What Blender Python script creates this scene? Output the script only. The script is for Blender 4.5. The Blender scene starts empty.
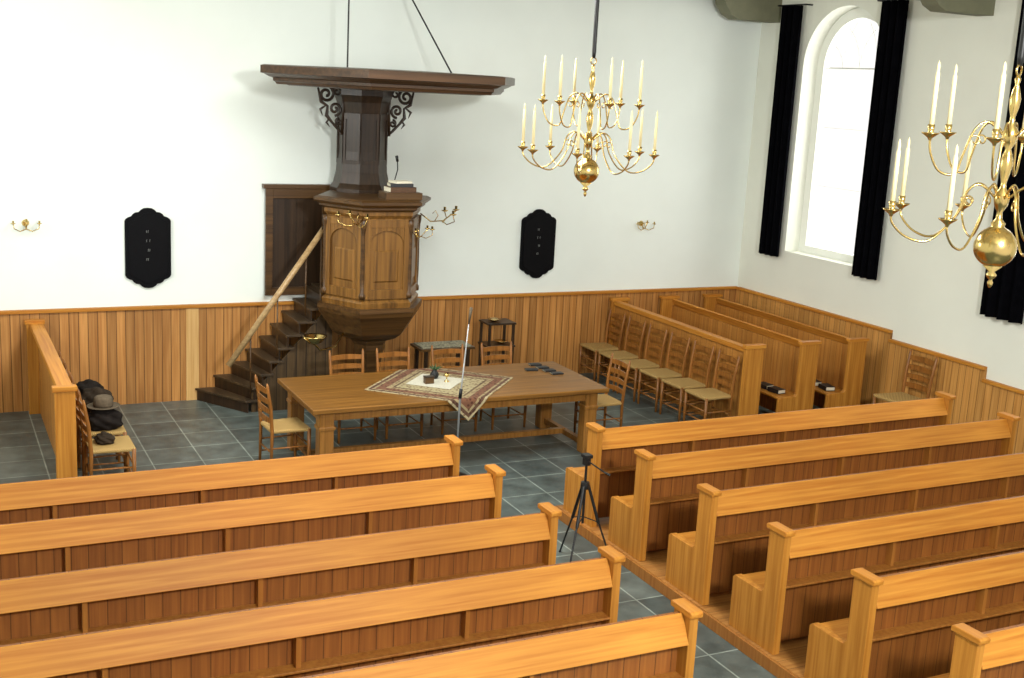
import bpy, bmesh, math, random
from mathutils import Vector, Matrix
random.seed(4)
D = bpy.data; COL = bpy.context.scene.collection
pi = math.pi

# ------------------------------------------------------------------ materials
def newmat(name):
    m = D.materials.new(name); m.use_nodes = True
    nt = m.node_tree; b = nt.nodes['Principled BSDF']
    return m, nt, b
def N(nt, t, **kw):
    n = nt.nodes.new(t)
    for k, v in kw.items():
        if k in n.inputs.keys(): n.inputs[k].default_value = v
        else: setattr(n, k, v)
    return n
def rgb(c): return (c[0], c[1], c[2], 1)
def s2l(r, g, b):
    f = lambda v: ((v/255)/12.92 if v/255 <= 0.04045 else (((v/255)+0.055)/1.055)**2.4)
    return (f(r), f(g), f(b))

def wood(name, base, dark, axis='X', rough=0.4, scale=1.0, board=None, board_axis=0, groove=0.06, var=0.35, spec=0.4, gdark=.4):
    """grain runs along axis; optional boards of width board stacked along board_axis"""
    m, nt, b = newmat(name); L = nt.links
    tc = N(nt, 'ShaderNodeTexCoord'); mp = N(nt, 'ShaderNodeMapping')
    L.new(tc.outputs['Object'], mp.inputs['Vector'])
    s = {'X': (1.2, 34, 34), 'Y': (34, 1.2, 34), 'Z': (34, 34, 1.2)}[axis]
    mp.inputs['Scale'].default_value = tuple(v*scale for v in s)
    n1 = N(nt, 'ShaderNodeTexNoise'); n1.inputs['Scale'].default_value = 1.0; n1.inputs['Detail'].default_value = 6; n1.inputs['Distortion'].default_value = 0.4
    L.new(mp.outputs[0], n1.inputs['Vector'])
    cr = N(nt, 'ShaderNodeValToRGB'); cr.color_ramp.elements[0].position = 0.32; cr.color_ramp.elements[1].position = 0.66
    cr.color_ramp.elements[0].color = rgb(dark); cr.color_ramp.elements[1].color = rgb(base)
    L.new(n1.outputs['Fac'], cr.inputs['Fac'])
    col = cr.outputs[0]
    n2 = N(nt, 'ShaderNodeTexNoise'); n2.inputs['Scale'].default_value = 0.8; L.new(tc.outputs['Object'], n2.inputs['Vector'])
    mr = N(nt, 'ShaderNodeMapRange'); mr.inputs[1].default_value = .3; mr.inputs[2].default_value = .7; mr.inputs[3].default_value = .88; mr.inputs[4].default_value = 1.08
    L.new(n2.outputs['Fac'], mr.inputs[0])
    oi = N(nt, 'ShaderNodeObjectInfo'); mro = N(nt, 'ShaderNodeMapRange'); mro.inputs[3].default_value = .93; mro.inputs[4].default_value = 1.05
    L.new(oi.outputs['Random'], mro.inputs[0])
    mu = N(nt, 'ShaderNodeMath', operation='MULTIPLY'); L.new(mr.outputs[0], mu.inputs[0]); L.new(mro.outputs[0], mu.inputs[1])
    hsv = N(nt, 'ShaderNodeHueSaturation'); L.new(col, hsv.inputs['Color']); L.new(mu.outputs[0], hsv.inputs['Value']); col = hsv.outputs[0]
    if board:
        sx = N(nt, 'ShaderNodeSeparateXYZ'); L.new(tc.outputs['Object'], sx.inputs[0])
        dv = N(nt, 'ShaderNodeMath', operation='DIVIDE'); L.new(sx.outputs[board_axis], dv.inputs[0]); dv.inputs[1].default_value = board
        fl = N(nt, 'ShaderNodeMath', operation='FLOOR'); L.new(dv.outputs[0], fl.inputs[0])
        wn = N(nt, 'ShaderNodeTexWhiteNoise', noise_dimensions='1D'); L.new(fl.outputs[0], wn.inputs['W'])
        mr2 = N(nt, 'ShaderNodeMapRange'); mr2.inputs[3].default_value = 1-var; mr2.inputs[4].default_value = 1+var*0.35
        L.new(wn.outputs['Value'], mr2.inputs[0])
        h2 = N(nt, 'ShaderNodeHueSaturation'); L.new(col, h2.inputs['Color']); L.new(mr2.outputs[0], h2.inputs['Value'])
        pp = N(nt, 'ShaderNodeMath', operation='PINGPONG'); L.new(dv.outputs[0], pp.inputs[0]); pp.inputs[1].default_value = 0.5
        gt = N(nt, 'ShaderNodeMath', operation='GREATER_THAN'); L.new(pp.outputs[0], gt.inputs[0]); gt.inputs[1].default_value = groove
        mx = N(nt, 'ShaderNodeMix', data_type='RGBA'); L.new(gt.outputs[0], mx.inputs[0])
        mx.inputs[6].default_value = rgb([c*gdark for c in dark]); L.new(h2.outputs[0], mx.inputs[7]); col = mx.outputs[2]
        bp = N(nt, 'ShaderNodeBump'); bp.inputs['Strength'].default_value = 0.3; bp.inputs['Distance'].default_value = 0.003
        L.new(gt.outputs[0], bp.inputs['Height']); L.new(bp.outputs[0], b.inputs['Normal'])
    L.new(col, b.inputs['Base Color'])
    b.inputs['Roughness'].default_value = rough
    b.inputs['Specular IOR Level'].default_value = spec
    return m
def plain(name, c, rough=0.6, metal=0, noise=0.0, nscale=30, bump=0, spec=0.5):
    m, nt, b = newmat(name); L = nt.links
    b.inputs['Roughness'].default_value = rough; b.inputs['Metallic'].default_value = metal
    b.inputs['Specular IOR Level'].default_value = spec
    tc = N(nt, 'ShaderNodeTexCoord'); n = N(nt, 'ShaderNodeTexNoise'); n.inputs['Scale'].default_value = nscale; n.inputs['Detail'].default_value = 4
    L.new(tc.outputs['Object'], n.inputs['Vector'])
    cr = N(nt, 'ShaderNodeValToRGB'); cr.color_ramp.elements[0].position = .3; cr.color_ramp.elements[1].position = .7
    cr.color_ramp.elements[0].color = rgb([v*(1-noise) for v in c]); cr.color_ramp.elements[1].color = rgb([min(1, v*(1+noise*.3)) for v in c])
    L.new(n.outputs['Fac'], cr.inputs['Fac']); L.new(cr.outputs[0], b.inputs['Base Color'])
    if bump:
        bp = N(nt, 'ShaderNodeBump'); bp.inputs['Strength'].default_value = bump; bp.inputs['Distance'].default_value = 0.01
        L.new(n.outputs['Fac'], bp.inputs['Height']); L.new(bp.outputs[0], b.inputs['Normal'])
    return m

PEW_B, PEW_D = s2l(196, 134, 52), s2l(170, 104, 32)
M_pewX = wood('pew_wood_x', PEW_B, PEW_D, 'X', .5, spec=.22)
M_pewY = wood('pew_wood_y', PEW_B, PEW_D, 'Y', .5, spec=.22)
M_pewZ = wood('pew_wood_z', s2l(192, 132, 54), s2l(162, 102, 34), 'Z', .5, spec=.22)
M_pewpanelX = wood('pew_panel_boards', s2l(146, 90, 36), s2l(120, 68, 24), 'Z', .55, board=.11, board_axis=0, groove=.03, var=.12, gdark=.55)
M_sidepanel = wood('side_bench_boards', s2l(190, 132, 62), s2l(164, 106, 42), 'Z', .5, board=.11, board_axis=0, groove=.03, var=.12, gdark=.6)
M_batten = wood('batten_wood', s2l(160, 106, 44), s2l(138, 82, 28), 'Z', .5)
M_wainX = wood('wainscot_boards_back', s2l(194, 138, 74), s2l(162, 106, 48), 'Z', .5, board=.105, board_axis=0, groove=.045, var=.28, gdark=.4)
M_wainY = wood('wainscot_boards_side', s2l(212, 156, 84), s2l(184, 126, 58), 'Z', .5, board=.105, board_axis=1, groove=.04, var=.22, gdark=.45)
M_pale = wood('pale_board', s2l(222, 180, 116), s2l(202, 154, 90), 'Z', .5)
M_platform = wood('platform_boards', s2l(176, 124, 64), s2l(148, 96, 42), 'X', .5, board=.12, board_axis=1, groove=.02, var=.12)
M_oakZ = wood('pulpit_oak_z', s2l(134, 94, 42), s2l(86, 57, 25), 'Z', .35, scale=.7)
M_oakX = wood('pulpit_oak_x', s2l(92, 64, 32), s2l(60, 40, 19), 'X', .35, scale=.7)
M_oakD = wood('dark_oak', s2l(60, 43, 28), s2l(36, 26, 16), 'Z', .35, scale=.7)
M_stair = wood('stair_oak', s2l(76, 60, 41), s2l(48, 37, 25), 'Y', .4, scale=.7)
M_rail = wood('rail_oak', s2l(190, 160, 114), s2l(160, 128, 86), 'X', .3)
M_table = wood('table_oak', s2l(136, 94, 40), s2l(100, 65, 25), 'X', .42, spec=.25)
M_tableleg = wood('table_leg_oak', s2l(162, 112, 52), s2l(128, 84, 34), 'Z', .35)
M_chair = wood('chair_beech', s2l(160, 104, 46), s2l(122, 76, 30), 'Z', .35)
def rush():
    m, nt, b = newmat('woven_rush'); L = nt.links
    tc = N(nt, 'ShaderNodeTexCoord'); w = N(nt, 'ShaderNodeTexWave', bands_direction='DIAGONAL'); w.inputs['Scale'].default_value = 28; w.inputs['Distortion'].default_value = 1.5
    L.new(tc.outputs['Object'], w.inputs['Vector'])
    cr = N(nt, 'ShaderNodeValToRGB'); cr.color_ramp.elements[0].color = rgb(s2l(140, 108, 58)); cr.color_ramp.elements[1].color = rgb(s2l(198, 164, 98))
    L.new(w.outputs['Fac'], cr.inputs['Fac']); L.new(cr.outputs[0], b.inputs['Base Color']); b.inputs['Roughness'].default_value = .75
    bp = N(nt, 'ShaderNodeBump'); bp.inputs['Strength'].default_value = .5; bp.inputs['Distance'].default_value = .005
    L.new(w.outputs['Fac'], bp.inputs['Height']); L.new(bp.outputs[0], b.inputs['Normal'])
    return m
M_rush = rush()
M_wall = plain('white_plaster', s2l(238, 245, 239), .9, 0, .04, 1.2, 0.05, .2)
M_wallR = plain('cream_plaster', s2l(232, 234, 222), .9, 0, .04, 1.2, 0.05, .2)
M_ceil = plain('ceiling_paint', s2l(225, 225, 210), .9, 0, .03, 2)
M_beam = plain('grey_green_beam', s2l(118, 118, 94), .7, 0, .15, 6)
M_brass = plain('polished_brass', s2l(214, 184, 116), .2, 1, .12, 12)
M_candle = plain('ivory_candle', s2l(234, 220, 172), .5, 0, .04, 20)
M_iron = plain('dark_iron', (.012, .012, .012), .45, .3, .2, 30)
M_black = plain('black_lacquer', (.003, .003, .004), .6, 0, .2, 20, 0, .1)
M_curtain = plain('black_curtain', (.003, .003, .004), 1.0, 0, .3, 10, .2, 0)
M_white = plain('white_linen', s2l(206, 202, 184), .8, 0, .2, 60, .1)
M_whitepaint = plain('white_paint', s2l(236, 238, 230), .6, 0, .03, 5)
M_chrome = plain('grey_metal', (.30, .31, .31), .35, .5, .05, 20)
M_coat = plain('dark_wool', s2l(58, 48, 38), .95, 0, .5, 12, .5, .1)
M_coat2 = plain('black_wool', s2l(38, 33, 30), .95, 0, .5, 12, .5, .1)
M_grey = plain('grey_felt', s2l(100, 88, 72), .9, 0, .25, 30, .3, .1)
M_book = plain('book_cover', (.012, .012, .014), .5, 0, .2, 30)
M_book2 = plain('brown_book_cover', s2l(84, 56, 34), .5, 0, .2, 30)
M_page = plain('book_pages', s2l(225, 218, 195), .8, 0, .08, 80)
M_lead = plain('window_lead', s2l(226, 228, 220), .6, 0, .05, 20)
M_num = plain('numeral_paint', s2l(140, 144, 140), .6, 0, .1, 20)
M_mat = plain('patterned_mat', s2l(150, 145, 120), .9, 0, .8, 45)

def slate():
    m, nt, b = newmat('slate_tiles'); L = nt.links
    tc = N(nt, 'ShaderNodeTexCoord')
    br = N(nt, 'ShaderNodeTexBrick'); br.offset = 0; br.squash = 1
    br.inputs['Scale'].default_value = 1; br.inputs['Brick Width'].default_value = .5; br.inputs['Row Height'].default_value = .5
    br.inputs['Mortar Size'].default_value = .007; br.inputs['Mortar Smooth'].default_value = .2
    br.inputs['Color1'].default_value = rgb(s2l(72, 82, 80)); br.inputs['Color2'].default_value = rgb(s2l(92, 102, 98)); br.inputs['Mortar'].default_value = rgb(s2l(142, 152, 144))
    L.new(tc.outputs['Object'], br.inputs['Vector'])
    n = N(nt, 'ShaderNodeTexNoise'); n.inputs['Scale'].default_value = 5; n.inputs['Detail'].default_value = 7; L.new(tc.outputs['Object'], n.inputs['Vector'])
    mr = N(nt, 'ShaderNodeMapRange'); mr.inputs[1].default_value = .3; mr.inputs[2].default_value = .7; mr.inputs[3].default_value = .6; mr.inputs[4].default_value = 1.25; L.new(n.outputs['Fac'], mr.inputs[0])
    h = N(nt, 'ShaderNodeHueSaturation'); L.new(br.outputs['Color'], h.inputs['Color']); L.new(mr.outputs[0], h.inputs['Value'])
    L.new(h.outputs[0], b.inputs['Base Color']); b.inputs['Roughness'].default_value = .38
    bp = N(nt, 'ShaderNodeBump'); bp.inputs['Strength'].default_value = .25; bp.inputs['Distance'].default_value = .01
    L.new(n.outputs['Fac'], bp.inputs['Height']); L.new(bp.outputs[0], b.inputs['Normal'])
    return m
M_floor = slate()
def glassmat():
    m = D.materials.new('window_glass'); m.use_nodes = True; nt = m.node_tree; nt.nodes.clear()
    o = N(nt, 'ShaderNodeOutputMaterial'); t = N(nt, 'ShaderNodeBsdfTransparent'); t.inputs[0].default_value = (1, .99, .98, 1)
    g = N(nt, 'ShaderNodeBsdfGlossy'); g.inputs['Roughness'].default_value = .1
    mx = N(nt, 'ShaderNodeMixShader'); mx.inputs[0].default_value = .04
    nt.links.new(t.outputs[0], mx.inputs[1]); nt.links.new(g.outputs[0], mx.inputs[2]); nt.links.new(mx.outputs[0], o.inputs[0])
    return m
M_glass = glassmat()
def rugmat():
    m, nt, b = newmat('patterned_rug'); L = nt.links
    tc = N(nt, 'ShaderNodeTexCoord'); sx = N(nt, 'ShaderNodeSeparateXYZ'); L.new(tc.outputs['UV'], sx.inputs[0])
    def absn(o):
        s = N(nt, 'ShaderNodeMath', operation='SUBTRACT'); L.new(o, s.inputs[0]); s.inputs[1].default_value = .5
        a = N(nt, 'ShaderNodeMath', operation='ABSOLUTE'); L.new(s.outputs[0], a.inputs[0]); return a.outputs[0]
    mxm = N(nt, 'ShaderNodeMath', operation='MAXIMUM'); L.new(absn(sx.outputs[0]), mxm.inputs[0]); L.new(absn(sx.outputs[1]), mxm.inputs[1])
    cr = N(nt, 'ShaderNodeValToRGB'); cr.color_ramp.interpolation = 'CONSTANT'
    els = [(0, s2l(160, 148, 112)), (.30, s2l(98, 76, 54)), (.32, s2l(150, 134, 98)), (.36, s2l(112, 74, 52)), (.43, s2l(150, 134, 98)), (.45, s2l(92, 64, 46)), (.48, s2l(168, 154, 118))]
    e = cr.color_ramp.elements; e[0].color = rgb(els[0][1]); e[1].position = els[1][0]; e[1].color = rgb(els[1][1])
    for p_, c_ in els[2:]:
        q = e.new(p_); q.color = rgb(c_)
    L.new(mxm.outputs[0], cr.inputs['Fac'])
    v = N(nt, 'ShaderNodeTexVoronoi'); v.inputs['Scale'].default_value = 34; L.new(tc.outputs['UV'], v.inputs['Vector'])
    c2 = N(nt, 'ShaderNodeValToRGB'); c2.color_ramp.elements[0].position = .25; c2.color_ramp.elements[1].position = .5
    c2.color_ramp.elements[0].color = rgb(s2l(140, 90, 66)); c2.color_ramp.elements[1].color = (1, 1, 1, 1); L.new(v.outputs['Distance'], c2.inputs['Fac'])
    mx = N(nt, 'ShaderNodeMix', data_type='RGBA', blend_type='MULTIPLY'); mx.inputs[0].default_value = .75
    L.new(cr.outputs[0], mx.inputs[6]); L.new(c2.outputs[0], mx.inputs[7]); L.new(mx.outputs[2], b.inputs['Base Color']); b.inputs['Roughness'].default_value = .95
    return m
M_rug = rugmat()

# ------------------------------------------------------------------ mesh builder
class MB:
    def __init__(s): s.v = []; s.f = []; s.m = Matrix.Identity(4); s.uv = None
    def add(s, vs, fs):
        o = len(s.v); s.v += [tuple(s.m @ Vector(v)) for v in vs]; s.f += [tuple(i+o for i in f) for f in fs]; return s
    def box(s, x0, x1, y0, y1, z0, z1):
        vs = [(x0, y0, z0), (x1, y0, z0), (x1, y1, z0), (x0, y1, z0), (x0, y0, z1), (x1, y0, z1), (x1, y1, z1), (x0, y1, z1)]
        return s.add(vs, [(0, 3, 2, 1), (4, 5, 6, 7), (0, 1, 5, 4), (1, 2, 6, 5), (2, 3, 7, 6), (3, 0, 4, 7)])
    def prism(s, poly, axis, a, b):
        def P(p, t):
            if axis == 'x': return (t, p[0], p[1])
            if axis == 'y': return (p[0], t, p[1])
            return (p[0], p[1], t)
        n = len(poly); vs = [P(p, a) for p in poly]+[P(p, b) for p in poly]
        return s.add(vs, [tuple(range(n))[::-1], tuple(range(n, 2*n))]+[(i, (i+1) % n, (i+1) % n+n, i+n) for i in range(n)])
    def lathe(s, prof, seg=24, phase=0, c=(0, 0)):
        vs = []; fs = []
        for r, z in prof:
            r = max(r, 1e-4)
            for i in range(seg):
                a = phase+2*pi*i/seg; vs.append((c[0]+r*math.cos(a), c[1]+r*math.sin(a), z))
        for k in range(len(prof)-1):
            for i in range(seg):
                j = (i+1) % seg; fs.append((k*seg+i, k*seg+j, (k+1)*seg+j, (k+1)*seg+i))
        fs.append(tuple(range(seg))[::-1]); t = (len(prof)-1)*seg; fs.append(tuple(range(t, t+seg)))
        return s.add(vs, fs)
    def tube(s, pts, r, seg=8, closed=False):
        pts = [Vector(p) for p in pts]; n = len(pts)
        rs = r if isinstance(r, (list, tuple)) else [r]*n
        vs = []; fs = []; up = None
        for i, p in enumerate(pts):
            t = (pts[min(i+1, n-1)]-pts[max(i-1, 0)]).normalized()
            if up is None:
                up = Vector((0, 0, 1)) if abs(t.z) < .9 else Vector((1, 0, 0))
            a = (up-t*up.dot(t))
            if a.length < 1e-5: a = t.orthogonal()
            a.normalize(); bb = t.cross(a); up = a
            for k in range(seg):
                q = 2*pi*k/seg; vs.append(tuple(p+(a*math.cos(q)+bb*math.sin(q))*rs[i]))
        for i in range(n-1):
            for k in range(seg):
                j = (k+1) % seg; fs.append((i*seg+k, i*seg+j, (i+1)*seg+j, (i+1)*seg+k))
        fs.append(tuple(range(seg))[::-1]); fs.append(tuple(range((n-1)*seg, n*seg)))
        return s.add(vs, fs)
def make(name, mb, mat, parent=None, loc=(0, 0, 0), rz=0, bevel=0, smooth=False, label=None):
    me = D.meshes.new(name); me.from_pydata(mb.v, [], mb.f)
    bm = bmesh.new(); bm.from_mesh(me); bmesh.ops.recalc_face_normals(bm, faces=bm.faces)
    bm.to_mesh(me); bm.free()
    if smooth:
        for p in me.polygons: p.use_smooth = True
    me.materials.append(mat)
    o = D.objects.new(name, me); COL.objects.link(o); o.location = loc; o.rotation_euler = (0, 0, rz)
    if parent: o.parent = parent
    if bevel:
        b = o.modifiers.new('bevel', 'BEVEL'); b.width = bevel; b.segments = 2; b.limit_method = 'ANGLE'; b.angle_limit = .6
    if label: o['label'] = label
    return o
def root(name, loc, label, category, group=None, rz=0):
    o = D.objects.new(name, None); COL.objects.link(o); o.location = loc; o.rotation_euler = (0, 0, rz); o.empty_display_size = .1
    o['label'] = label; o['category'] = category
    if group: o['group'] = group
    return o
def tag(o, label, category, group=None):
    o['label'] = label; o['category'] = category
    if group: o['group'] = group
    return o
def dup(src, loc, rz=0, label=None):
    def rec(o, par):
        c = o.copy(); COL.objects.link(c)
        if par: c.parent = par
        for ch in list(o.children): rec(ch, c)
        return c
    n = rec(src, None); n.location = loc; n.rotation_euler = (0, 0, rz)
    if label: n['label'] = label
    return n
def struct(o): o['kind'] = 'structure'; return o

# ------------------------------------------------------------------ room
XL, XR, YB, HC = -1.67, 10.97, 14.4, 5.75
struct(make('floor', MB().box(XL-.3, XR+.4, -1, YB+.3, -.2, 0), M_floor))
struct(make('ceiling', MB().box(XL-.3, XR+.4, -1, YB+.3, HC, HC+.2), M_ceil))
struct(make('wall_back', MB().box(XL-.3, XR+.4, YB, YB+.3, 0, HC), M_wall))
struct(make('wall_left', MB().box(XL-.3, XL, -1, YB, 0, HC), M_wall))
wb = MB(); WIN = [12.60, 8.50]; HW = .79; ZS, ZP = 1.87, 4.42
edges = sorted([(c-HW, c+HW) for c in WIN])
prev = -1
for a, b in edges:
    wb.box(XR, XR+.4, prev, a, 0, HC); wb.box(XR, XR+.4, a, b, 0, ZS)
    c = (a+b)/2; n = 24
    for i in range(n):
        t0 = pi-pi*i/n; t1 = pi-pi*(i+1)/n
        y0, z0, y1, z1 = c+HW*math.cos(t0), ZP+HW*math.sin(t0), c+HW*math.cos(t1), ZP+HW*math.sin(t1)
        wb.prism([(y0, z0), (y1, z1), (y1, HC), (y0, HC)], 'x', XR, XR+.4)
    prev = b
wb.box(XR, XR+.4, prev, YB, 0, HC)
struct(make('wall_right', wb, M_wallR))
# windows
for wi, c in enumerate(WIN):
    fr = MB(); n = 24; ro, ri = HW-.002, .65; x0, x1 = XR+.24, XR+.34
    for i in range(n):
        t0 = pi*i/n; t1 = pi*(i+1)/n
        fr.prism([(c+ri*math.cos(t0), ZP+ri*math.sin(t0)), (c+ro*math.cos(t0), ZP+ro*math.sin(t0)), (c+ro*math.cos(t1), ZP+ro*math.sin(t1)), (c+ri*math.cos(t1), ZP+ri*math.sin(t1))], 'x', x0, x1)
    fr.box(x0, x1, c-ro, c-ri, ZS, ZP); fr.box(x0, x1, c+ri, c+ro, ZS, ZP); fr.box(x0-.02, x1, c-ri, c+ri, ZS, ZS+.1)
    w = struct(make('window_%d' % (wi+1), fr, M_whitepaint))
    gl = MB().box(x0+.05, x0+.056, c-ri-.01, c+ri+.01, ZS+.08, ZP)
    poly = [(c+(ri+.01)*math.cos(pi*i/n), ZP+(ri+.01)*math.sin(pi*i/n)) for i in range(n+1)]
    gl.prism(poly, 'x', x0+.05, x0+.056)
    make('glass', gl, M_glass, w)
    ld = MB(); xm = x0+.04
    for z in (ZS+.95, ZS+1.75): ld.box(xm, xm+.006, c-ri, c+ri, z-.002, z+.002)
    ld.box(xm-.005, xm+.01, c-ri, c+ri, ZP-.009, ZP+.009)
    for cc, R in ((c-.65, .65), (c+.65, .65), (c-.65, .975), (c+.65, .975), (c-.65, .325), (c+.65, .325)):
        pts = []
        for i in range(25):
            a = pi*i/24; y, zz = cc+R*math.cos(a), ZP+R*math.sin(a)
            if (y-c)**2+(zz-ZP)**2 <= ri**2: pts.append((xm+.01, y, zz))
        if len(pts) > 1: ld.tube(pts, .004, 6)
    make('glazing_bar', ld, M_lead, w)
# wainscot
struct(make('trim_1', MB().box(XL, XR-.03, YB-.03, YB, 0, 1.15), M_wainX))
struct(make('trim_2', MB().box(XL, XR-.03, YB-.065, YB, 1.15, 1.19), M_pewX, bevel=.006))
lv = [(YB, 11.13, 1.15), (11.13, 9.59, 1.04), (9.59, 3.0, .90)]
t3 = MB(); t4 = MB()
for a, b, z in lv:
    t3.box(XR-.03, XR, b, a-(0.0 if a < YB else .03), 0, z); t4.box(XR-.065, XR, b, a-(0.0 if a < YB else .065), z, z+.04)
struct(make('trim_3', t3, M_wainY)); struct(make('trim_4', t4, M_pewY, bevel=.006))
for i, y in enumerate((14.1, 10.3, 6.5)):
    bmb = MB().box(XL, XR, y-.14, y+.14, 5.33, HC)
    bmb.prism([(XR, 5.02), (10.25, 5.02), (10.12, 5.08), (10.02, 5.2), (9.98, 5.33), (XR, 5.33)], 'y', y-.12, y+.12)
    bmb.prism([(XL, 5.02), (XL+.72, 5.02), (XL+.85, 5.08), (XL+.95, 5.2), (XL+.99, 5.33), (XL, 5.33)], 'y', y-.12, y+.12)
    struct(make('trim_%d' % (5+i), bmb, M_beam))
struct(make('trim_8', MB().box(2.80, 2.95, YB-.045, YB-.03, 0, 1.15), M_pale))

# ------------------------------------------------------------------ curtains
def curtain(y0, y1, z0, z1):
    mb = MB(); n = 40; vs = []
    for i in range(n+1):
        t = i/n; vs.append((.045*math.sin(t*2*pi*3.5)-.012, y0+(y1-y0)*t))
    nv = n+1; V = []; F = []
    for z in (z0, z1):
        for off in (0, .024):
            for (x, y) in vs: V.append((x+off, y, z))
    def id_(zi, oi, i): return (zi*2+oi)*nv+i
    for i in range(n):
        F.append((id_(0, 0, i), id_(0, 0, i+1), id_(1, 0, i+1), id_(1, 0, i)))
        F.append((id_(0, 1, i), id_(1, 1, i), id_(1, 1, i+1), id_(0, 1, i+1)))
        for zi in (0, 1): F.append((id_(zi, 0, i), id_(zi, 1, i), id_(zi, 1, i+1), id_(zi, 0, i+1)))
    for i in (0, n): F.append((id_(0, 0, i), id_(1, 0, i), id_(1, 1, i), id_(0, 1, i)))
    return mb.add(V, F)
for k, (y0, y1, z0) in enumerate(((13.42, 13.82, 1.78), (11.44, 11.86, 1.78), (9.12, 9.70, 1.68), (7.20, 7.76, 1.68))):
    c = (y0+y1)/2
    r = root('curtain', (XR-.11, c, z0), 'long narrow black curtain hanging beside arched window', 'curtain', 'window curtains')
    make('fabric', curtain(y0-c, y1-c, 0, 5.23-z0), M_curtain, r)
    make('curtain_rod', MB().tube([(.11, -.3, 5.24-z0), (0, -.3, 5.24-z0), (0, .3, 5.24-z0), (.11, .3, 5.24-z0)], .01), M_iron, r)

# ------------------------------------------------------------------ pews
def end_panel(t, post_back=-.07, post_front=.11, seat_d=.46, ztop=.94, zseat=.41):
    mb = MB()
    pts = [(post_back, 0), (seat_d, 0), (seat_d, zseat-.02), (seat_d-.02, zseat), (post_front+.03, zseat), (post_front, zseat+.03), (post_front, ztop-.04), (post_back, ztop-.04)]
    return mb.prism(pts, 'x', -t/2, t/2)
def end_cap(t, post_back=-.07, post_front=.11, ztop=.94):
    return MB().prism([(post_back-.022, ztop-.04), (post_front+.022, ztop-.04), (post_front+.026, ztop-.01), (post_front+.012, ztop), (post_back-.012, ztop), (post_back-.026, ztop-.01)], 'x', -t/2-.014, t/2+.014)
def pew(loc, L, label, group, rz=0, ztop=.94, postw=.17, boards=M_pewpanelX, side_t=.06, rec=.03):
    r = root('church_pew', loc, label, 'pew', group, rz)
    pb, pf = -.07, -.07+postw
    for x in (side_t/2, L-side_t/2):
        e = make('end_panel', end_panel(side_t, pb, pf, ztop=ztop), M_pewZ, r, (x, 0, 0), bevel=.004)
        make('end_cap', end_cap(side_t, pb, pf, ztop), M_pewY, e, bevel=.006)
    x0, x1 = side_t, L-side_t
    tb = MB().prism([(-.080, ztop-.208), (-.052, ztop-.216), (.032, ztop-.05), (.006, ztop-.038)], 'x', x0, x1)
    make('top_rail', tb, M_pewX, r, bevel=.004)
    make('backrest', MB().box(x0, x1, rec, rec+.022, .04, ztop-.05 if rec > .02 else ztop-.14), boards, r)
    make('seat', MB().prism([(rec+.022, .36), (.44, .375), (.44, .40), (rec+.022, .385)], 'x', x0, x1), M_pewX, r, bevel=.003)
    make('book_ledge', MB().box(x0, x1, -.07, rec, ztop-.44, ztop-.424), M_batten, r, bevel=.003)
    nb = max(2, int(round(L/1.05)))
    for i in range(1, nb):
        x = L*i/nb
        make('batten', MB().box(x-.014, x+.014, -.035, rec, ztop-.424, ztop-.17), M_batten, r)
    return r
PY = [8.89, 8.06, 7.14, 6.27, 5.40, 4.54]
PH = .10
XA, XB_ = 3.98, 5.31
for i, y in enumerate(PY[:5]):
    pew((-.30, y-.03, PH), XA+.30, 'long light oak pew with sloping top rail, in row', 'oak pews beside the aisle')
for i, y in enumerate(PY):
    pew((XB_, y-.03, PH), 9.62-XB_, 'long light oak pew with capped end panel, in row', 'oak pews beside the aisle')
for xa, xb, ya, ex in ((XB_-.03, 9.70, 4.2, -1), (-.38, XA+.02, 5.0, 1)):
    r = root('pew_platform', ((xa+xb)/2, (ya+9.4)/2, 0), 'low wooden platform of boards carrying rows of pews', 'platform')
    hx_, hy_ = (xb-xa)/2, (9.4-ya)/2
    make('deck', MB().box(-hx_, hx_, -hy_, hy_, 0, PH), M_platform, r)
    e0 = hx_*ex
    make('edging', MB().box(min(e0, e0+ex*.022), max(e0, e0+ex*.022), -hy_, hy_, 0, PH-.002), M_batten, r, bevel=.003)

SB_Y0, SB_Y1 = 11.15, 14.32
for x, lab in ((9.77, 'oak side bench with books on its seat, facing the table'), (10.53, 'rear oak side bench standing near window wall')):
    pew((x-.02, SB_Y0, 0), SB_Y1-SB_Y0, lab, 'oak side benches', rz=pi/2, ztop=1.10, postw=.26, boards=M_sidepanel, rec=.0)
def partition(loc, L, rz, label, pb=-.16, pf=.10, ledge=True):
    r = root('bench_partition', loc, label, 'partition', None, rz)
    for x in (.03, L-.03):
        e = make('end_post', MB().box(x-.03, x+.03, pb, pf, 0, 1.05), M_pewZ, r, bevel=.004)
        make('end_cap', MB().box(x-.042, x+.042, pb-.018, pf+.018, 1.05, 1.10), M_pewY, e, bevel=.008)
    make('panel', MB().box(.06, L-.06, .03, .06, 0, 1.0), M_sidepanel, r)
    make('top_rail', MB().box(.06, L-.06, -.02 if ledge else -.05, .09, 1.0, 1.06), M_pewX, r, bevel=.006)
    if ledge: make('book_ledge', MB().box(.06, L-.06, -.15, .03, .80, .825), M_pewX, r, bevel=.004)
    return r
partition((8.82, SB_Y0, 0), SB_Y1-SB_Y0, pi/2, 'boarded oak partition behind the row of rush chairs')
partition((1.09, SB_Y1-.05, 0), SB_Y1-SB_Y0-.05, -pi/2, 'boarded oak partition behind chairs piled with coats', -.09, .09, False)

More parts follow.
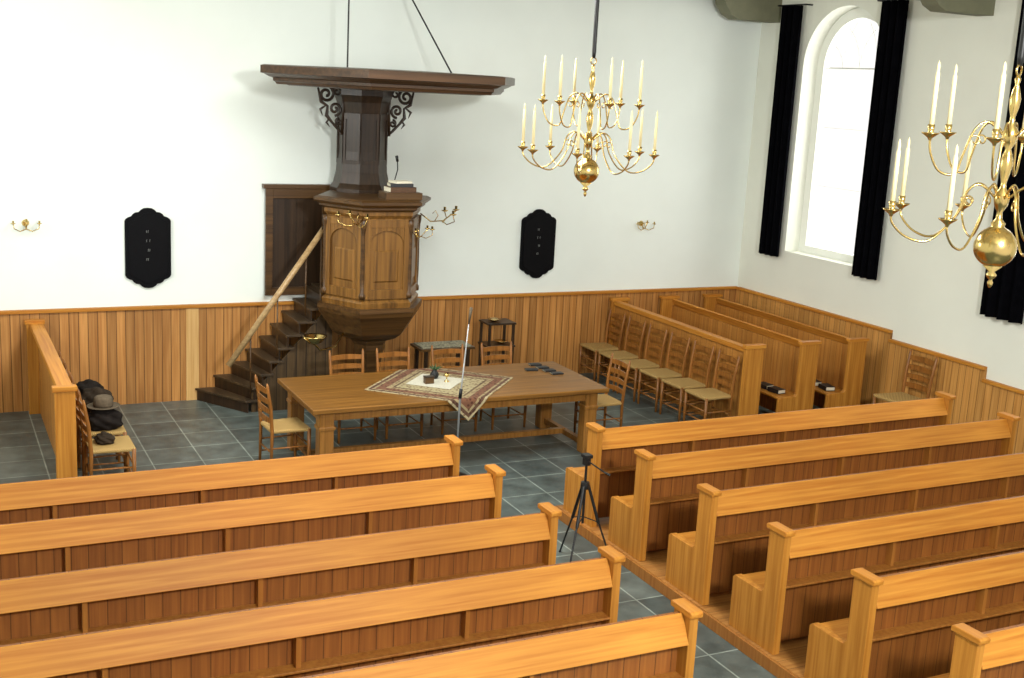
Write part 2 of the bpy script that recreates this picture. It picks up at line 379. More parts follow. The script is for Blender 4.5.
# ------------------------------------------------------------------ chairs
def build_chair(loc, rz, label, group):
    r = root('rush_seat_chair', loc, label, 'chair', group, rz)
    w, d = .205, .19
    for sx in (-1, 1):
        make('leg', MB().tube([(sx*w*1.03, d, 0), (sx*w*1.03, d, .2), (sx*w*1.03, d, .455)], [.014, .019, .019], 10), M_chair, r, smooth=True)
        pts = [(sx*w*.9, -d-.01, 0), (sx*w*.9, -d, .44), (sx*w*.92, -d-.02, .7), (sx*w*.95, -d-.055, .92), (sx*w*.95, -d-.06, .955)]
        make('leg', MB().tube(pts, [.014, .019, .018, .015, .006], 10), M_chair, r, smooth=True)
    sm = MB().prism([(-w*1.08, d+.02), (w*1.08, d+.02), (w*.95, -d-.01), (-w*.95, -d-.01)], 'z', .425, .462)
    make('seat', sm, M_rush, r, bevel=.014)
    for k, z in enumerate((.56, .66, .76, .865)):
        yb = -d-.005-(z-.44)*.10
        h = .025; n = 8; V = []; F = []
        for i in range(n+1):
            t = -1+2*i/n; c = -.022*(1-t*t); a = .010*(1-t*t); x = t*w*.91
            V += [(x, yb+c-.005, z-h), (x, yb+c+.005, z-h), (x, yb+c+.005, z+h+a), (x, yb+c-.005, z+h+a)]
        for i in range(n):
            q = i*4
            for j in range(4): F.append((q+j, q+(j+1) % 4, q+4+(j+1) % 4, q+4+j))
        F += [(0, 1, 2, 3), (n*4, n*4+3, n*4+2, n*4+1)]
        make('backrest_slat', MB().add(V, F), M_chair, r)
    for z in (.16, .29):
        make('stretcher', MB().tube([(-w, d, z), (w, d, z)], .010, 6), M_chair, r, smooth=True)
        for sx in (-1, 1): make('stretcher', MB().tube([(sx*w*.95, -d, z-.02), (sx*w, d, z-.02)], .009, 6), M_chair, r, smooth=True)
    make('stretcher', MB().tube([(-w*.9, -d, .22), (w*.9, -d, .22)], .009, 6), M_chair, r, smooth=True)
    return r
G1 = 'chairs around the meeting table'; G2 = 'row of chairs before partition'
ch = build_chair((4.24, 12.36, 0), pi, 'ladder-back wooden chair with rush seat, tucked at table', G1)
for x in (4.80, 5.48, 6.12): dup(ch, (x, 12.36, 0), pi)
dup(ch, (3.24, 11.55, 0), -pi/2+.05, 'ladder-back chair with rush seat at table end')
dup(ch, (6.98, 11.55, 0), pi/2, 'ladder-back chair with rush seat at table end')
for i in range(6):
    c = dup(ch, (8.46, 11.46+.525*i, 0), pi/2, 'ladder-back wooden chair with rush seat against partition'); c['group'] = G2
for i in range(4):
    c = dup(ch, (1.50, 11.38+.56*i, 0), -pi/2, 'ladder-back chair with rush seat beside coats'); c['group'] = 'chairs along boarded partition'
c = dup(ch, (10.60, 10.48, 0), pi/2, 'single ladder-back chair standing against side wainscot'); c['group'] = 'single wall chair'; c.scale = (1.1, 1.1, 1.1)

def lump(name, loc, sx, sy, sz, mat, label, cat, seed):
    bm = bmesh.new(); bmesh.ops.create_icosphere(bm, subdivisions=4, radius=1)
    rnd = random.Random(seed); ph = [rnd.uniform(0, 6) for _ in range(6)]
    for v in bm.verts:
        c = v.co.copy()
        k = 1+.10*math.sin(5*c.x+ph[0])*math.cos(4*c.y+ph[1])+.07*math.sin(9*c.z+7*c.x+ph[2])+.04*math.sin(15*c.y+ph[3]+6*c.z)
        z = max(c.z*k, -.55)
        v.co = Vector((c.x*k*sx, c.y*k*sy, (z+.55)*sz))
    me = D.meshes.new(name); bm.to_mesh(me); bm.free()
    for p in me.polygons: p.use_smooth = True
    me.materials.append(mat); o = D.objects.new(name, me); COL.objects.link(o); o.location = loc
    return tag(o, label, cat)
lump('folded_coat', (1.52, 11.94, .463), .17, .19, .13, M_coat2, 'dark wool coat folded on a rush chair', 'coat', 1)
lump('folded_coat', (1.52, 12.5, .463), .17, .21, .16, M_coat, 'brown coat heaped on a rush chair', 'coat', 5)
lump('folded_coat', (1.52, 13.06, .463), .16, .2, .12, M_coat2, 'dark coat lying on a rush chair', 'coat', 11)
hat = root('felt_hat', (1.52, 11.93, .672), 'grey-brown felt hat lying on folded coat', 'hat')
make('crown', MB().lathe([(.09, .0), (.095, .03), (.09, .08), (.075, .105), (.04, .11), (.01, .10)], 24), M_grey, hat, smooth=True)
make('brim', MB().lathe([(.08, -.006), (.15, .004), (.16, .012), (.15, .012), (.08, .004)], 28), M_grey, hat, smooth=True)
lump('handbag', (1.46, 11.42, .463), .09, .11, .06, M_coat, 'small brown handbag lying on chair seat', 'bag', 8)

# ------------------------------------------------------------------ table
tx0, tx1, ty0, ty1, th = 3.35, 6.72, 10.93, 12.26, .765
tcx, tcy = (tx0+tx1)/2, (ty0+ty1)/2
tb = root('meeting_table', (tcx, tcy, 0), 'long brown oak meeting table with thick square legs', 'table')
hx, hy = (tx1-tx0)/2, (ty1-ty0)/2
make('tabletop', MB().box(-hx, hx, -hy, hy, th-.05, th), M_table, tb, bevel=.008)
i_ = .10
for bx_ in ((-hx+i_, hx-i_, -hy+i_, -hy+i_+.025), (-hx+i_, hx-i_, hy-i_-.025, hy-i_), (-hx+i_, -hx+i_+.025, -hy+i_, hy-i_), (hx-i_-.025, hx-i_, -hy+i_, hy-i_)):
    make('apron', MB().box(*bx_, th-.15, th-.05), M_tableleg, tb)
for sx in (-1, 1):
    for sy in (-1, 1):
        lx, ly = sx*(hx-.17), sy*(hy-.15)
        leg = MB().prism([(lx-.075, ly-.075), (lx+.075, ly-.075), (lx+.075, ly+.075), (lx-.075, ly+.075)], 'z', 0, th-.05)
        make('leg', leg, M_tableleg, tb, bevel=.014)
        make('leg_collar', MB().box(lx-.085, lx+.085, ly-.085, ly+.085, .52, .56), M_tableleg, tb, bevel=.008)
make('stretcher', MB().box(-hx+.17, hx-.17, -.03, .03, .08, .14), M_tableleg, tb)
for sx in (-1, 1): make('stretcher', MB().box(sx*(hx-.17)-.03, sx*(hx-.17)+.03, -hy+.2, hy-.2, .07, .13), M_tableleg, tb)
def cloth(name, cx, cy, half, rot, mat, z0, nn=44, thick=.006, edge=True):
    me = D.meshes.new(name); vs = []; fs = []; uvs = []
    for j in range(nn+1):
        for i in range(nn+1):
            u, v = i/nn, j/nn; a = (u-.5)*2*half; b = (v-.5)*2*half
            x = cx+a*math.cos(rot)-b*math.sin(rot); y = cy+a*math.sin(rot)+b*math.cos(rot); z = z0
            for lim, sg in ((ty0, -1), (ty1, 1)):
                over = (lim-y) if sg < 0 else (y-lim)
                if edge and over > 0:
                    y = lim+sg*(.008+.012*min(1, over/.03)); z = z0-max(0, over-.008)
            vs.append((x, y, z)); uvs.append((u, v))
    for j in range(nn):
        for i in range(nn):
            fs.append((j*(nn+1)+i, j*(nn+1)+i+1, (j+1)*(nn+1)+i+1, (j+1)*(nn+1)+i))
    me.from_pydata(vs, [], fs); ul = me.uv_layers.new()
    for p in me.polygons:
        for li, vi in zip(p.loop_indices, p.vertices): ul.data[li].uv = uvs[vi]
    me.materials.append(mat); o = D.objects.new(name, me); COL.objects.link(o)
    s = o.modifiers.new('s', 'SOLIDIFY'); s.thickness = thick; s.offset = 1
    return o
tag(cloth('table_rug', 4.98, 11.58, .63, pi/4+.04, M_rug, th+.001, 90), 'patterned oriental rug laid diagonally over table', 'rug')
tag(cloth('lace_cloth', 4.95, 11.66, .25, pi/4+.04, M_white, th+.009, 16, .003, False), 'small white lace cloth on the rug', 'cloth')
vs = root('flower_vase', (4.98, 11.78, th+.013), 'small dark vase with green sprig', 'vase')
make('vase', MB().lathe([(.03, 0), (.045, .02), (.05, .05), (.03, .08), (.022, .09), (.028, .10)], 20), M_iron, vs, smooth=True)
M_green = plain('leaf_green', s2l(50, 80, 40), .6, 0, .3, 30)
gm = MB()
for k in range(9):
    a = k*2.4; q = .05+.02*(k % 3)
    gm.tube([(0, 0, .08), (q*.5*math.cos(a), q*.5*math.sin(a), .12), (q*math.cos(a), q*math.sin(a), .13+.01*(k % 4))], [.002, .008, .002], 6)
make('sprig', gm, M_green, vs)
bx = root('offering_box', (4.84, 11.60, th+.013), 'small dark wooden box on lace cloth', 'box')
make('body', MB().box(-.05, .05, -.035, .035, 0, .07), M_oakX, bx, bevel=.004)
make('lid', MB().box(-.054, .054, -.039, .039, .07, .08), M_oakD, bx, bevel=.003)
cpb = root('small_goblet', (5.06, 11.62, th+.013), 'small brass goblet on lace cloth', 'goblet')
make('cup', MB().lathe([(.03, 0), (.03, .005), (.006, .012), (.006, .045), (.026, .06), (.032, .09), (.03, .09), (.02, .062)], 20), M_brass, cpb, smooth=True)
def book(loc, rz, w=.11, d=.17, h=.03, label='small black hymn book lying closed', group='hymn books on the table', mat=M_book, name='hymn_book'):
    r = root(name, loc, label, 'book', group, rz)
    V = [(-w/2, -d/2, 0), (w/2, -d/2, 0), (w/2, -d/2, .004), (-w/2+.004, -d/2, .004), (-w/2+.004, -d/2, h-.004), (w/2, -d/2, h-.004), (w/2, -d/2, h), (-w/2, -d/2, h)]
    make('cover', MB().prism([(v[0], v[2]) for v in V], 'y', -d/2, d/2), mat, r)
    make('pages', MB().box(-w/2+.004, w/2-.005, -d/2+.005, d/2-.005, .004, h-.004), M_page, r)
    return r
for (x, y, a) in ((6.40, 12.12, 1.5), (6.42, 11.97, 1.55), (6.43, 11.82, 1.6), (6.45, 11.67, 1.52), (6.24, 11.90, 1.4)):
    book((x, y, th+.001), a, .09, .14, .016)
for (x, y) in ((9.47, 11.45), (9.47, 11.68), (9.47, 11.95)):
    book((x, y, .402), .1, .13, .19, .05, 'black hymn book lying on side bench seat', 'hymn books on bench seats')
for (x, y) in ((10.23, 11.4), (10.23, 11.65)):
    book((x, y, .402), -.2, .13, .19, .05, 'black hymn book lying on side bench seat', 'hymn books on bench seats')

# ------------------------------------------------------------------ microphone stand, tripod
ms = root('microphone_stand', (4.81, 10.72, 0), 'slim grey metal floor microphone stand before the table', 'microphone stand')
make('base', MB().lathe([(.13, 0), (.13, .015), (.03, .03), (.018, .06)], 28), M_iron, ms, smooth=False)
make('pole', MB().tube([(0, 0, .04), (.015, 0, .85), (.02, 0, .9), (.075, 0, 1.62)], [.012, .012, .008, .007], 10), M_chrome, ms, smooth=True)
make('clutch', MB().tube([(.012, 0, .84), (.022, 0, .94)], .018, 10), M_iron, ms, smooth=True)
make('microphone', MB().tube([(.075, 0, 1.61), (.08, -.01, 1.70), (.085, -.02, 1.78)], [.009, .014, .018], 12), M_grey, ms, smooth=True)
tp = root('camera_tripod', (4.94, 8.32, 0), 'black camera tripod standing in the aisle', 'tripod')
for a in (1.75, 1.75+2*pi/3, 1.75+4*pi/3):
    fx, fy = .27*math.cos(a), .27*math.sin(a)
    lg = MB().tube([(.03*math.cos(a), .03*math.sin(a), .70), (fx*.5, fy*.5, .37), (fx*.53, fy*.53, .355), (fx, fy, .02), (fx*1.01, fy*1.01, 0)], [.013, .015, .009, .008, .014], 8)
    l_ = make('leg', lg, M_iron, tp)
    make('brace', MB().tube([(0, 0, .42), (fx*.5, fy*.5, .37)], .005, 6), M_iron, l_)
make('centre_column', MB().lathe([(.011, .36), (.011, .665), (.036, .67), (.04, .70), (.036, .73), (.011, .735), (.011, .88)], 16), M_iron, tp)
make('head', MB().box(-.025, .025, -.03, .03, .88, .95).box(-.036, .036, -.042, .042, .945, .975), M_iron, tp, bevel=.004)
make('pan_handle', MB().tube([(0, -.03, .92), (.08, -.16, .86), (.11, -.21, .845)], [.006, .007, .012], 8), M_iron, tp)

# ------------------------------------------------------------------ pulpit
px, py = 4.79, 13.38
pu = root('pulpit', (px, py, 0), 'carved hexagonal brown oak pulpit with canopy against white wall', 'pulpit')
make('pedestal', MB().lathe([(.34, 0), (.34, .08), (.28, .12), (.2, .16), (.16, .22), (.14, .5), (.17, .7), (.2, .78), (.2, .84)], 6, 0), M_oakX, pu)
make('corbel', MB().lathe([(.12, .80), (.20, .84), (.24, .90), (.40, .96), (.48, 1.02), (.54, 1.12), (.60, 1.20), (.64, 1.26), (.66, 1.31), (.66, 1.36)], 6, 0), M_oakX, pu)
make('tub', MB().lathe([(.60, 1.36), (.61, 1.42), (.565, 1.46), (.565, 2.40), (.6, 2.44), (.6, 2.48)], 6, 0), M_oakZ, pu)
make('cornice', MB().lathe([(.60, 2.48), (.66, 2.51), (.66, 2.53), (.73, 2.57), (.73, 2.60), (.68, 2.62), (.5, 2.62)], 6, 0), M_oakX, pu)
ap_ = .565*math.cos(pi/6)
for k in range(6):
    fm = MB()
    a = pi/6+k*pi/3
    M = Matrix.Rotation(a, 4, 'Z'); fm.m = M
    w = .565*.5
    fm.box(ap_, ap_+.025, -w+.01, -w+.075, 1.47, 2.39).box(ap_, ap_+.025, w-.075, w-.01, 1.47, 2.39)
    fm.box(ap_, ap_+.025, -w+.075, w-.075, 1.47, 1.58).box(ap_, ap_+.025, -w+.075, w-.075, 2.30, 2.39)
    n = 12; R = w-.075
    for i in range(n):
        t0, t1 = pi*i/n, pi*(i+1)/n
        fm.prism([(R*math.cos(t0), 2.10+R*.8*math.sin(t0)), (R*math.cos(t0), 2.30), (R*math.cos(t1), 2.30), (R*math.cos(t1), 2.10+R*.8*math.sin(t1))], 'x', ap_, ap_+.02)
    pf_ = make('panel_frame', fm, M_oakZ, pu, bevel=.003)
    make('raised_panel', MB().add([tuple(M @ Vector(v)) for v in [(ap_-.002, -w+.13, 1.66), (ap_-.002, w-.13, 1.66), (ap_-.002, w-.13, 2.04), (ap_-.002, -w+.13, 2.04), (ap_+.014, -w+.15, 1.68), (ap_+.014, w-.15, 1.68), (ap_+.014, w-.15, 2.02), (ap_+.014, -w+.15, 2.02)]],
         [(0, 1, 2, 3), (4, 5, 6, 7), (0, 1, 5, 4), (1, 2, 6, 5), (2, 3, 7, 6), (3, 0, 4, 7)]), M_oakZ, pf_)
    ca, sa = math.cos(a+pi/6), math.sin(a+pi/6)
    make('corner_column', MB().lathe([(.035, 1.47), (.04, 1.52), (.022, 1.55), (.028, 1.7), (.024, 2.2), (.03, 2.28), (.04, 2.33), (.04, 2.39)], 12, 0, (.575*ca, .575*sa)), M_oakX, pu, smooth=True)
by = .57; bo = .04
make('backboard', MB().lathe([(.38, 2.45), (.38, 2.66), (.34, 2.72), (.31, 2.85), (.295, 3.1), (.295, 3.55), (.32, 3.68), (.35, 3.76), (.35, 3.90)], 8, pi/8, (bo, by)), M_oakD, pu)
bf = MB()
for k in range(8):
    bf.m = Matrix.Translation((bo, by, 0)) @ Matrix.Rotation(k*pi/4, 4, 'Z'); ap2 = .295*math.cos(pi/8); w2 = .295*math.sin(pi/8)
    bf.box(ap2, ap2+.014, -w2+.005, -w2+.03, 2.95, 3.55).box(ap2, ap2+.014, w2-.03, w2-.005, 2.95, 3.55).box(ap2, ap2+.014, -w2+.03, w2-.03, 2.95, 3.0).box(ap2, ap2+.014, -w2+.03, w2-.03, 3.48, 3.55)
make('backboard_frame', bf, M_oakD, pu)
def spiral(cx, cz, r0, r1, a0, turns, n=26):
    return [(cx+(r0+(r1-r0)*i/n)*math.cos(a0+turns*2*pi*i/n), cz+(r0+(r1-r0)*i/n)*math.sin(a0+turns*2*pi*i/n)) for i in range(n+1)]
for sgn in (-1, 1):
    sm = MB()
    def add(pl, r): sm.tube([(bo+sgn*(.30+a), by-.12, b+.01) for a, b in pl], r, 8)
    add(spiral(.20, 3.75, .10, .02, pi/2, 1.5), .018)
    add(spiral(.09, 3.58, .08, .012, -pi/2, -1.5), .017)
    add(spiral(.07, 3.78, .06, .012, 0, 1.3), .014)
    add(spiral(.04, 3.43, .045, .01, pi/2, -1.3), .013)
    add([(.02, 3.87), (.14, 3.865), (.28, 3.87), (.32, 3.84)], .018)
    add([(.30, 3.82), (.26, 3.66), (.18, 3.61), (.19, 3.5), (.12, 3.42), (.04, 3.34), (-.02, 3.28)], [.012, .022, .016, .024, .016, .018, .008])
    add([(.0, 3.86), (-.01, 3.6), (.0, 3.28)], .016)
    add([(.2, 3.62), (.27, 3.57), (.24, 3.50)], [.008, .018, .004])
    add([(.15, 3.48), (.19, 3.42), (.15, 3.37)], [.008, .016, .004])
    make('scroll_bracket', sm, M_oakD, pu, smooth=True)
make('reading_desk', MB().prism([(-.50, 2.62), (-.22, 2.62), (-.22, 2.70), (-.50, 2.70)], 'x', -.02, .42), M_oakX, pu, bevel=.004)
sbx, sby = .12, -.24
M_canopy = wood('canopy_oak', s2l(76, 53, 33), s2l(48, 33, 20), 'X', .35, scale=.7)
cp = MB()
cp.lathe([(1.36, 3.855), (1.38, 3.88), (1.40, 3.89), (1.40, 3.92), (1.45, 3.935), (1.50, 3.96), (1.54, 3.97), (1.54, 4.05), (1.50, 4.06), (.5, 4.075)], 6, 0, (sbx, sby))
sb = make('sounding_board', cp, M_canopy, pu)
make('ceiling_panel', MB().lathe([(1.22, 3.845), (1.26, 3.856)], 6, 0, (sbx, sby)), M_oakD, sb)
for pts in ([(-.29, .2, 4.05), (-.29, .2, 5.65)], [(.95, .0, 4.05), (.37, .95, 5.56)]):
    make('support_rod', MB().tube(pts, .010, 8), M_iron, pu)
zz = 2.701
for k, (h, a, mt, lb) in enumerate(((.06, .05, M_book2, 'large brown bible lying on the pulpit desk'), (.04, -.12, M_book, 'black psalm book on top of the bible'), (.025, .2, M_page, 'pale booklet topping the book stack'))):
    book((px+.19, py-.36, zz), pi/2+a, .22-.02*k, .32-.05*k, h, lb, 'books stacked on pulpit desk', mt, 'stacked_book'); zz += h+.001
mc = root('gooseneck_microphone', (px+.2, py-.16, 2.621), 'thin gooseneck microphone rising from the pulpit desk', 'microphone')
make('neck', MB().tube([(0, 0, .0), (.0, 0, .2), (.02, -.03, .32), (.0, -.07, .42)], .007, 8), M_iron, mc, smooth=True)
make('microphone', MB().tube([(.0, -.07, .42), (-.02, -.09, .48)], [.016, .018], 10), M_iron, mc, smooth=True)
def arm(par, ang, base, reach, nm='candle_arm', two=False, k=1.0, t=1.0):
    m = MB(); ca, sa = math.cos(ang), math.sin(ang)
    def P(r, z, s=0): return (base[0]+ca*r-sa*s, base[1]+sa*r+ca*s, base[2]+z)
    m.tube([P(0, 0), P(reach*.3, -.08*k), P(reach*.65, -.07*k), P(reach, .03*k)], .009*k*t, 8)
    m.tube([P(reach*.4, -.08*k), P(reach*.5, -.02*k), P(reach*.42, .03*k), P(reach*.34, 0)], .006*k*t, 8)
    if two:
        for s in (-1, 1): m.tube([P(reach*.6, -.07*k), P(reach*.7, -.1*k, s*.08*k), P(reach*.85, -.06*k, s*.16*k), P(reach*.8, .0, s*.17*k)], .007*k*t, 8)
    a = make(nm, m, M_brass, par, smooth=True)
    ends = [P(reach, .03*k)]+([P(reach*.8, .0, s*.17*k) for s in (-1, 1)] if two else [])
    for e in ends:
        make('drip_pan', MB().lathe([(.01*k, 0), (.032*k, .01*k), (.036*k, .016*k), (.012*k, .018*k), (.014*k, .05*k), (.009*k, .05*k)], 16), M_brass, a, e, smooth=True)
    return a
def sconce(loc, ang, label, reach=.3, two=True, k=1.0):
    r = root('brass_sconce', loc, label, 'wall sconce', 'brass sconces', ang)
    make('wall_plate', MB().tube([(0, 0, 0), (.02, 0, 0)], [.05*k, .035*k], 20), M_brass, r, smooth=False)
    arm(r, 0, (.02, 0, 0), reach, 'candle_arm', two, k)
    return r
arm(pu, -.15, (.56, -.10, 2.42), .44, 'candle_arm', True, 1.2, .7)
arm(pu, -2*pi/3-.35, (-.28, -.50, 2.44), .32, 'candle_arm', True, 1.1, .7)
arm(pu, -pi/3, (.29, -.50, 2.28), .24, 'candle_arm', True, .9, .75)
for x, z in ((9.18, 2.14), (1.04, 2.18)):
    sconce((x, YB, z), -pi/2, 'small brass candle sconce mounted on white wall', .14, True, .8)
bw = make('baptismal_bowl', MB().lathe([(.02, -.06), (.08, -.03), (.13, .03), (.14, .045), (.12, .035), (.07, -.01), (.01, -.03)], 24), M_brass, pu, (-.80, -.38, 1.0), smooth=True, label='brass baptismal bowl on curled bracket')
make('bracket', MB().tube([(.50, .28, .10), (.30, .18, -.14), (.08, .04, -.14), (0, 0, -.06), (-.08, -.04, -.02), (-.15, -.07, .04)], .011, 8), M_brass, bw, smooth=True)

pd = root('stair_head_panel', (4.15, YB, 1.28), 'dark oak panelled door at the pulpit stair head', 'panelled door')
make('panel', MB().box(-.38, .38, -.06, 0, 0, 1.32), M_oakD, pd)
make('frame', MB().box(-.40, -.31, -.09, -.06, 0, 1.32).box(.31, .40, -.09, -.06, 0, 1.32).box(-.31, .31, -.09, -.06, 0, .1).box(-.31, .31, -.09, -.06, 1.2, 1.32), M_oakX, pd, bevel=.004)
make('cornice', MB().box(-.43, .43, -.11, 0, 1.32, 1.37), M_oakX, pd, bevel=.004)

# stairs
ST = root('pulpit_staircase', (3.0, 13.98, 0), 'steep dark oak staircase climbing to the pulpit', 'staircase')
ns = 9; g, rise = .140, .155
shl = [-.22, -.14, -.08, -.03, 0, 0, 0, 0, 0]; shf = [.22, .16, .12, .08, .04, 0, 0, 0, 0]
for i in range(ns):
    x = .12+i*g; z = (i+1)*rise
    y0, y1 = -.38, .36
    xa, xb = x+shf[i], x+shl[i]; xe = x+g+.10+.25*shf[i]
    xe = max(xe, xa+.16)
    t = MB().prism([(xa, y0), (xe, y0), (x+g+.08, y1), (xb, y1)], 'z', z-.028, z)
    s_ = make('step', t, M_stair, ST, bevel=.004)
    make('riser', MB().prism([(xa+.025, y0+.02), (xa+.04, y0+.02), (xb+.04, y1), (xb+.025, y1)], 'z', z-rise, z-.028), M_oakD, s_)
make('landing', MB().box(1.34, 1.62, -.36, .36, 1.36, 1.42), M_stair, ST)
sd = MB().prism([(.42, 0.0), (1.40, 0.0), (1.40, 1.28), (1.30, 1.2), (.42, .22)], 'y', -.345, -.325)
M_stairside = wood('stair_side_boards', s2l(84, 64, 38), s2l(58, 43, 25), 'Z', .45, board=.12, board_axis=0, groove=.05, var=.15)
make('side_panel', sd, M_stairside, ST)
make('handrail', MB().tube([(.13, -.40, .60), (1.26, -.38, 2.20)], .036, 8), M_rail, ST, smooth=True)
make('newel_post', MB().box(1.23, 1.29, -.41, -.35, 1.2, 2.22), M_oakX, ST, bevel=.003)
for t in (.22, .5, .8):
    x = .13+1.13*t; z = .6+1.6*t
    make('baluster', MB().tube([(x+.02, -.37, max(0.16, z-.72)), (x+.02, -.37, z+.01)], .010, 8), M_oakX, ST, smooth=True)

# ------------------------------------------------------------------ hymn boards
def outline():
    half = [(0, .475), (.045, .47), (.08, .45), (.10, .425), (.14, .42), (.17, .40), (.185, .375), (.22, .365), (.25, .345), (.262, .32), (.262, 0)]
    right = half+[(x, -y) for x, y in half[-2::-1]]
    left = [(-x, y) for x, y in right[::-1] if x > 0]
    return right+left
for x, z in ((2.37, 1.88), (7.53, 1.87)):
    r = root('hymn_board', (x, YB-.008, z), 'black shaped hymn board with faint numerals on wall', 'hymn board', 'hymn boards')
    make('board', MB().prism(outline(), 'y', -.03, .0), M_black, r, bevel=.006)
    make('moulding', MB().prism([(a*.86, b*.88) for a, b in outline()], 'y', -.042, -.03), M_black, r, bevel=.004)
    nm = MB()
    for k in range(4):
        zz = .20-k*.11
        for q, dx in enumerate((-.018, 0, .018)):
            if (k+q) % 3 == 2: continue
            nm.box(dx-.005, dx-.001, -.045, -.042, zz-.014, zz+.014)
            if (k+q) % 2: nm.box(dx-.005, dx+.005, -.045, -.042, zz+.011, zz+.014)
    make('numerals', nm, M_num, r)

# ------------------------------------------------------------------ side stand & small table
s1 = root('side_stand', (6.70, 13.8, 0), 'dark small shelf stand with brass plates by wainscot', 'stand')
for sx in (-1, 1):
    for sy in (-1, 1): make('leg', MB().box(sx*.17-.015, sx*.17+.015, sy*.13-.015, sy*.13+.015, 0, .92), M_oakD, s1)
for z in (.3, .62, .92): make('shelf', MB().box(-.2, .2, -.16, .16, z, z+.025), M_oakD, s1, bevel=.003)
for k, (x, y, z) in enumerate(((6.64, 13.78, .946), (6.76, 13.8, .646))):
    tag(make('brass_dish', MB().lathe([(.03, 0), (.05, .008), (.085, .03), (.09, .035), (.05, .02), (.01, .015)], 24), M_brass, None, (x, y, z), smooth=True), 'small brass dish on dark shelf stand', 'dish', 'brass dishes on stand')
s2 = root('side_table', (5.74, 13.35, 0), 'small dark side table behind the chairs', 'side table')
for sx in (-1, 1):
    for sy in (-1, 1): make('leg', MB().box(sx*.28-.02, sx*.28+.02, sy*.15-.02, sy*.15+.02, 0, .74), M_oakD, s2)
make('tabletop', MB().box(-.36, .36, -.19, .19, .74, .77), M_oakX, s2, bevel=.004)
tag(make('table_cloth', MB().box(-.33, .33, -.16, .16, 0, .012), M_mat, None, (5.74, 13.35, .771), bevel=.003), 'muted patterned cloth on small side table', 'cloth')

# ------------------------------------------------------------------ chandeliers
def chandelier(loc, rz, top):
    r = root('brass_chandelier', loc, 'two-tier polished brass chandelier with ivory candles', 'chandelier', 'brass chandeliers', rz)
    prof = [(.004, -.20), (.010, -.19), (.014, -.175), (.008, -.16), (.022, -.145), (.026, -.135), (.014, -.12), (.045, -.093)]
    prof += [(.10*math.cos(t), .10*math.sin(t)) for t in [(-65+i*10)*pi/180 for i in range(14)]]
    prof += [(.030, .10), (.034, .115), (.016, .135), (.013, .17), (.030, .20), (.036, .23), (.034, .26), (.016, .28), (.012, .31), (.024, .36), (.030, .40), (.022, .44), (.013, .47), (.028, .50), (.034, .53), (.032, .56), (.015, .58), (.011, .62), (.022, .66), (.026, .70), (.018, .74), (.009, .77), (.015, .79), (.008, .81)]
    make('baluster', MB().lathe(prof, 32), M_brass, r, smooth=True)
    make('ring', MB().tube([(.026*math.cos(t), 0, .835+.026*math.sin(t)) for t in [2*pi*i/16 for i in range(17)]], .005, 8), M_brass, r, smooth=True)
    make('hanging_rod', MB().tube([(0, 0, .855), (0, 0, .9), (0, 0, top)], [.012, .016, .016], 10), M_iron, r, smooth=True)
    for tier, (R, zh, zp, n, ph, drop) in enumerate(((.515, .235, .14, 8, 0, .17), (.375, .53, .51, 6, pi/12, .14))):
        for k in range(n):
            a = ph+k*2*pi/n; ca, sa = math.cos(a), math.sin(a)
            def P(q, z): return (ca*q, sa*q, z)
            m = MB(); zl = zh-drop-.03
            ctr = [(.03, zh), (.11, zh+.06), (.17, zh+.02), (.21, zh-.10), (.30*R/.515+.02, zl-.02), (.42*R/.515+.01, zl-.01), (R-.01, (zl+zp)/2), (R, zp)]
            cps = [ctr[0]]+ctr+[ctr[-1]]; path = []
            for i in range(1, len(cps)-2):
                for s in range(5):
                    t = s/5
                    def cr_(j):
                        p0, p1, p2, p3 = cps[i-1][j], cps[i][j], cps[i+1][j], cps[i+2][j]
                        return .5*((2*p1)+(-p0+p2)*t+(2*p0-5*p1+4*p2-p3)*t*t+(-p0+3*p1-3*p2+p3)*t**3)
                    path.append(P(cr_(0), cr_(1)))
            path.append(P(*ctr[-1]))
            m.tube(path, .0055, 8)
            cx, cz = .16, zh-.03
            m.tube([P(cx+.03*math.cos(t)*(1-t/9), cz+.03*math.sin(t)*(1-t/9)) for t in [i*.45 for i in range(14)]], .004, 6)
            am_ = make('arm', m, M_brass, r, smooth=True)
            make('drip_pan', MB().lathe([(.007, -.02), (.010, -.01), (.022, .0), (.040, .012), (.043, .017), (.022, .010), (.011, .012), (.016, .03), (.017, .055), (.012, .055)], 20), M_brass, am_, P(R, zp), smooth=True)
            make('candle', MB().lathe([(.0115, .03), (.0105, .29), (.009, .295), (.006, .30), (.008, .315), (.006, .335), (.001, .35)], 12), M_candle, am_, P(R, zp), smooth=True)
    return r
ch1 = chandelier((4.66, 8.15, 3.36), .12, 2.39)
dup(ch1, (4.65, 4.12, 3.345), .30)

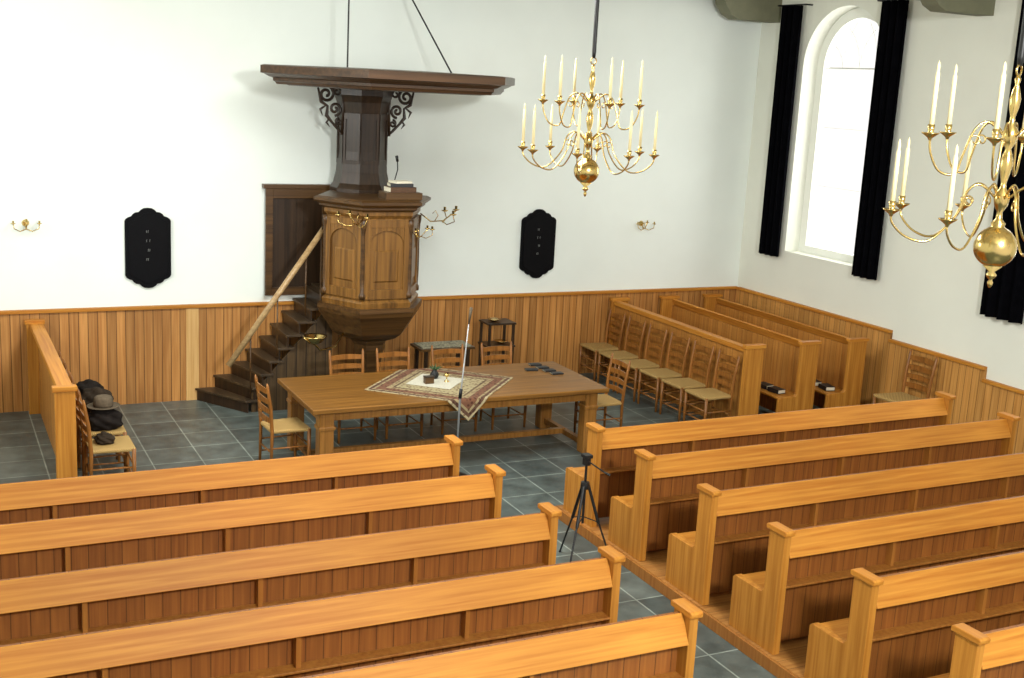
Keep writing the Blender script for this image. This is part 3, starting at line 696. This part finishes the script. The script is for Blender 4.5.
# ------------------------------------------------------------------ light
w = D.worlds.new('World'); bpy.context.scene.world = w; w.use_nodes = True
bg = w.node_tree.nodes['Background']; bg.inputs[0].default_value = (1, 1, .99, 1); bg.inputs[1].default_value = 1.15
def area(name, loc, rot, sx, sy, e, c=(1, 1, 1)):
    l = D.lights.new(name, 'AREA'); l.shape = 'RECTANGLE'; l.size = sx; l.size_y = sy; l.energy = e; l.color = c
    o = D.objects.new(name, l); COL.objects.link(o); o.location = loc; o.rotation_euler = rot; return o
area('ceiling_fill', (3.6, 9.4, 5.25), (0, 0, 0), 2.0, 2.4, 290, (1, 1, .97))  # added soft fill from overhead, no lamp fixture hangs here
area('gallery_fill', (3.2, -.6, 5.2), (math.radians(80), 0, math.radians(-12)), 1.2, .7, 640, (1, 1, .97))  # added fill from behind the camera, not a lamp of the gallery
area('side_fill', (XL+.15, 10.6, 4.0), (0, math.radians(-90), 0), 1.6, 3, 170, (1, 1, .97))  # added fill for the pulpit's left faces, stands in for unbuilt left windows
area('window_light', (XR+.6, 12.6, 3.6), (0, math.radians(90), 0), 3, 1.4, 50, (1, 1, .98))
area('window_light', (XR+.6, 8.5, 3.6), (0, math.radians(90), 0), 3, 1.4, 100, (1, 1, .98))

# ------------------------------------------------------------------ camera
yaw, pitch, roll, f = .46505, .2110, .05280, 1194.7
fw = Vector((math.cos(pitch)*math.sin(yaw), math.cos(pitch)*math.cos(yaw), -math.sin(pitch)))
r0 = Vector((math.cos(yaw), -math.sin(yaw), 0)); u0 = r0.cross(fw)
rr = r0*math.cos(roll)+u0*math.sin(roll); uu = -r0*math.sin(roll)+u0*math.cos(roll)
cam = D.cameras.new('Camera'); co = D.objects.new('Camera', cam); COL.objects.link(co)
m = Matrix((rr, uu, -fw)).transposed().to_4x4(); m.translation = Vector((0, 0, 4.0)); co.matrix_world = m
cam.sensor_fit = 'HORIZONTAL'; cam.sensor_width = 36; cam.lens = 36*f/1024; cam.clip_start = .05
bpy.context.scene.camera = co
try:
    bpy.context.scene.view_settings.view_transform = 'Standard'
    bpy.context.scene.view_settings.look = 'None'
except Exception: pass
